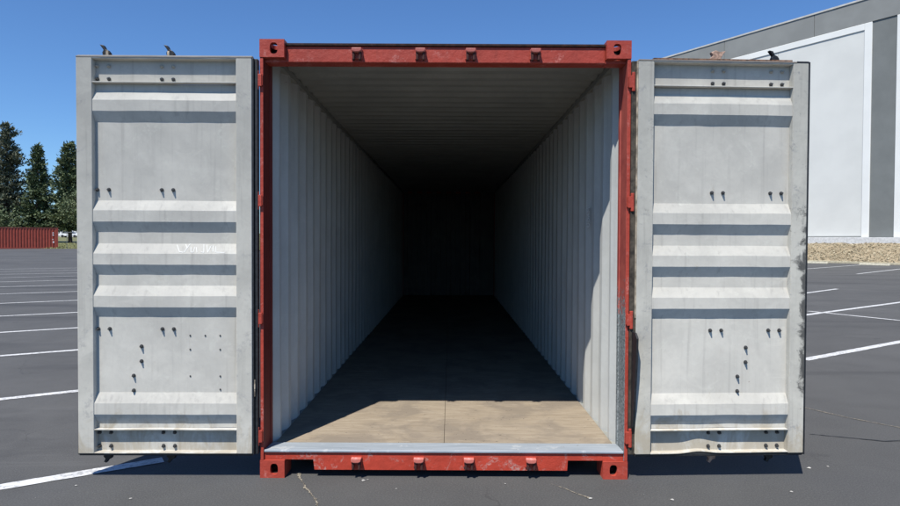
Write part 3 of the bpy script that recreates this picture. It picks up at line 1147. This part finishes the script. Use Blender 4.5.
def door(s, origin, rz, rods, worn):
    """s = -1: the left door (outwards is -x), s = +1 the right one; local u runs outwards from the hinge edge"""
    fm = M['doorframe2'] if worn else M['doorframe']
    def X(u): return s * u
    mb = MB()
    mb.box(X(0), X(SW), 0, .056, ZB, ZT)
    mb.box(X(DW - SW), X(DW), 0, .056, ZB, ZT)
    d = mb.build('door', fm, CT, bevel=.004)
    d.location = origin
    d.rotation_euler.z = rz
    dent = (lambda u: math.exp(-((u - .43) / .09) ** 2)) if worn else (lambda u: 0.0)
    # channel rails: flange, web, flange
    for (name, z0, z1, top) in (('top_rail', 2.597, ZT, True), ('bottom_rail', ZB, .334, False)):
        mb = MB()
        ua, ub = SW + .0005, DW - SW - .0005
        N = 36
        prof = [(.0015, z1), (.0015, z1 - .007), (RD, z1 - .008), (RD, z0 + .008), (.0015, z0 + .007), (.0015, z0), (.056, z0), (.056, z1)]
        def fn(q, top=top):
            u = abs(q[0])
            e = dent(u)
            wob = .0012 * noise.noise(Vector((u * 6, q[2] * 2, s * 3.0)))
            y, z = q[1] + wob, q[2] + (.0018 * noise.noise(Vector((u * 4, q[2], 7 + s))) if not top else 0)
            if not top and q[2] > .3 and q[1] < .02:
                y += e * .015; z -= e * .004
            if not top and q[2] < .2:
                z += e * .012 + (.006 * max(0, u - .3) if worn else 0)
                if q[1] < .02: y += e * .006
            return (q[0], y, z)
        mb.sheet(prof + [prof[0]], 0, X(ua), X(ub), N, fn)
        r = mb.build(name, M['door'], d)
        r.modifiers.new('bevel', 'BEVEL').width = .002
        r.modifiers['bevel'].limit_method = 'ANGLE'
    # corrugated panel
    pz = [(.336, FD)]
    for (a_, b_) in sorted(RIBS, key=lambda t: t[1]):
        pz += [(b_ - .066, FD), (b_, .005), (a_, .005), (a_ + .066, FD)]
    pz.append((2.594, FD))
    fine = []
    for (p, q) in zip(pz, pz[1:]):
        L = abs(q[0] - p[0])
        m = max(1, int(L / .09)) if p[1] == q[1] else 1
        for i in range(m):
            fine.append((p[1] + (q[1] - p[1]) * i / m, p[0] + (q[0] - p[0]) * i / m))
    fine.append((FD, 2.594))
    mb = MB()
    fnp = lambda q: panel_shift(q, s)
    mb.sheet(fine, 0, X(SW + .0005), X(DW - SW - .0005), 40, fnp)
    mb.cur = 1
    mb.sheet([(y + .006, z) for (y, z) in fine], 0, X(SW + .0005), X(DW - SW - .0005), 1)
    mb.build('corrugated_panel', [M['door'], M['redside']], d, fix=False)
    # gaskets
    def gbox(mat, *args):
        m2 = MB(); m2.box(*args); return m2.build('gasket', mat, d, bevel=.003)
    if s < 0:
        gbox(M['gasket'], X(-.012), X(-.0005), .006, .046, ZB - .008, ZT + .004)
        gbox(M['gasket'], X(-.034), X(-.0125), .020, .060, ZB - .008, ZT + .002)
        m2 = MB(); m2.box(X(-.012), X(-.0165), .010, .019, .55, .66); m2.box(X(-.0125), X(-.018), .006, .019, .60, .63)
        m2.build('scrap_tab', M['gasketpale'], d)
        gbox(M['doorframe'], X(DW), X(DW + .006), .012, .05, ZB, ZT + .003)
        gbox(M['gasket'], X(0), X(DW), .012, .05, ZB - .016, ZB - .0005)
        gbox(M['gasket'], X(DW - .02), X(DW + .012), .02, .06, ZB - .014, ZB + .05)
    else:
        gbox(M['gasketpale'], X(-.010), X(-.0005), .008, .046, ZB + .9, ZT + .004)
        gbox(M['gasketworn'], X(-.040), X(-.0105), .016, .056, ZB - .006, ZT + .002)
        gbox(M['gasketworn'], X(-.012), X(-.0005), .014, .046, ZB - .006, ZB + .899)
        gbox(M['gasket'], X(DW + .0005), X(DW + .016), .006, .05, ZB - .012, ZT + .012)
        gbox(M['gasket'], X(0), X(DW), .010, .05, ZB - .018, ZB - .0005)
    m2 = MB()
    m2.box(X(0), X(DW if s < 0 else DW * .93), -.002, .05, ZT + .0005, ZT + .010)
    if s < 0: m2.box(X(0), X(DW), .02, .05, ZT + .010, ZT + .020)
    m2.build('top_edge_strip', M['rustedge'] if s > 0 else M['paleedge'], d, bevel=.002)
    if s > 0:
        m2 = MB(); m2.box(X(DW * .93 + .002), X(DW + .002), .001, .05, ZT + .0005, ZT + .013); m2.build('top_edge_strip', M['gasket'], d)
        m2 = MB(); m2.box(X(SW), X(DW - SW), .014, .05, ZT + .0105, ZT + .024); m2.build('top_edge_strip', M['rusty'], d)
    if s > 0:       # seal flap added and shaped to cast a shadow on the hinge stile
        m2 = MB()
        m2.prism([(.02, .99), (-.05, .985), (-.085, .955), (-.075, .80), (-.045, .55), (-.012, .36), (.02, .30)], 0, X(-.026), X(-.013))
        m2.build('shadow_seal_flap', M['gasket'], d, bevel=.003)
    # bolts
    yp = FD - .001
    for ur in rods:
        for du in (-.0375, .0375):
            for z in (1.905, .99):
                put(hex_b, 'bolt', d, (X(ur + du), yp, z), random.uniform(0, 1))
            for z in (2.629, 2.712, .302, .212):
                put(hex_p if z > 2.7 else hex_b, 'bolt', d, (X(ur + du), RD - .001, z), random.uniform(0, 1))
    h0, h1 = (.737, .789) if s < 0 else (.754, .700)
    for (u, z) in ((h0, .875), (h0, .777), (h1, .681), (h1, .583)):
        put(hex_b, 'bolt', d, (X(u), yp, z), random.uniform(0, 1))
    if s < 0:
        for (u, z) in ((.418, .947), (.319, .947), (.221, .947), (.418, .855), (.221, .855), (.418, .678), (.221, .678), (.221, .59)):
            put(stud_b, 'rivet', d, (X(u), yp, z))
    # locking rods behind the door with cams at both ends
    for i, ur in enumerate(rods):
        m2 = MB()
        m2.tube((X(ur), .085, ZB - .02), (X(ur), .085, ZT + .02), .017, .017, 12)
        for z in (.3, 1.0, 1.9, 2.65):
            m2.box(X(ur - .05), X(ur + .05), .057, .107, z, z + .05)
        m2.cur = 1
        m2.prism([(X(ur) + x * 1.1, ZT + z * 1.3 + .008) for x, z in CAM_TOP] if not (s > 0 and i == 0) else
                 [(X(ur) + x * 1.25 + .0, ZT + z * 1.55 + .016) for x, z in [(-.02, -.02), (.02, -.02), (.022, .014), (.034, .034), (.05, .05), (.02, .046), (-.004, .052), (-.03, .044), (-.02, .03), (-.034, .016), (-.014, .010)]],
                 1, .070, .100)
        m2.prism([(X(ur) + x, ZB + z - .012) for x, z in CAM_BOT], 1, .070, .100)
        m2.build('locking_rod', [M['steel'], M['black'] if not ((s > 0 and i == 0)) else M['birdrust']], d, bevel=.003)
        if s < 0:   # worn bare patch on the cam
            m2 = MB(); m2.box(X(ur) - .012 + i * .018, X(ur) + .002 + i * .022, .0665, .0695, ZT + .030, ZT + .062); m2.build('bare_cam_face', M['gasketpale'], d, bevel=.002)
    m2 = MB()
    m2.tube((X(h1), .10, .63), (X(h1 - .45), .13, .60), .012, .012, 8)
    m2.box(X(h1 - .03), X(h1 + .03), .057, .11, .56, .70)
    m2.build('handle', M['steel'], d)
    return d


dl = door(-1, (-1.2585, -.040, 0), R(.5), (.562, .982), False)
dr = door(1, (1.262, -.022, 0), R(2.5), (.548, .944), True)

# chalk scrawl on the third rib of the left door
mb = MB()
strokes = [[(.50, 1.545), (.475, 1.50), (.45, 1.495)], [(.445, 1.55), (.43, 1.525), (.415, 1.552)], [(.43, 1.525), (.445, 1.495)], [(.405, 1.53), (.40, 1.497), (.385, 1.497), (.38, 1.53)],
           [(.37, 1.53), (.36, 1.495)], [(.325, 1.55), (.315, 1.495), (.335, 1.50)], [(.305, 1.545), (.29, 1.495), (.275, 1.54)], [(.262, 1.54), (.257, 1.50)],
           [(.245, 1.535), (.24, 1.497)], [(.235, 1.497), (.18, 1.494)]]
for st in strokes:
    for (p, q) in zip(st, st[1:]):
        def on(u, z):   # the upper slope of the rib
            t = (z - 1.487) / .066
            q = panel_shift((-u, .005 + (FD - .005) * t, z), -1)
            return Vector((q[0], q[1] - .0016, q[2] + .0009))
        A, B = on(*p), on(*q)
        dv = (B - A).normalized()
        nn = dv.cross(Vector((0, -.85, .5))).normalized() * .0022
        mb.add([A + nn, A - nn, B - nn, B + nn], [(0, 1, 2, 3)])
tag(mb.build('chalk_scrawl', M['scrawl'], dl), kind='stuff')
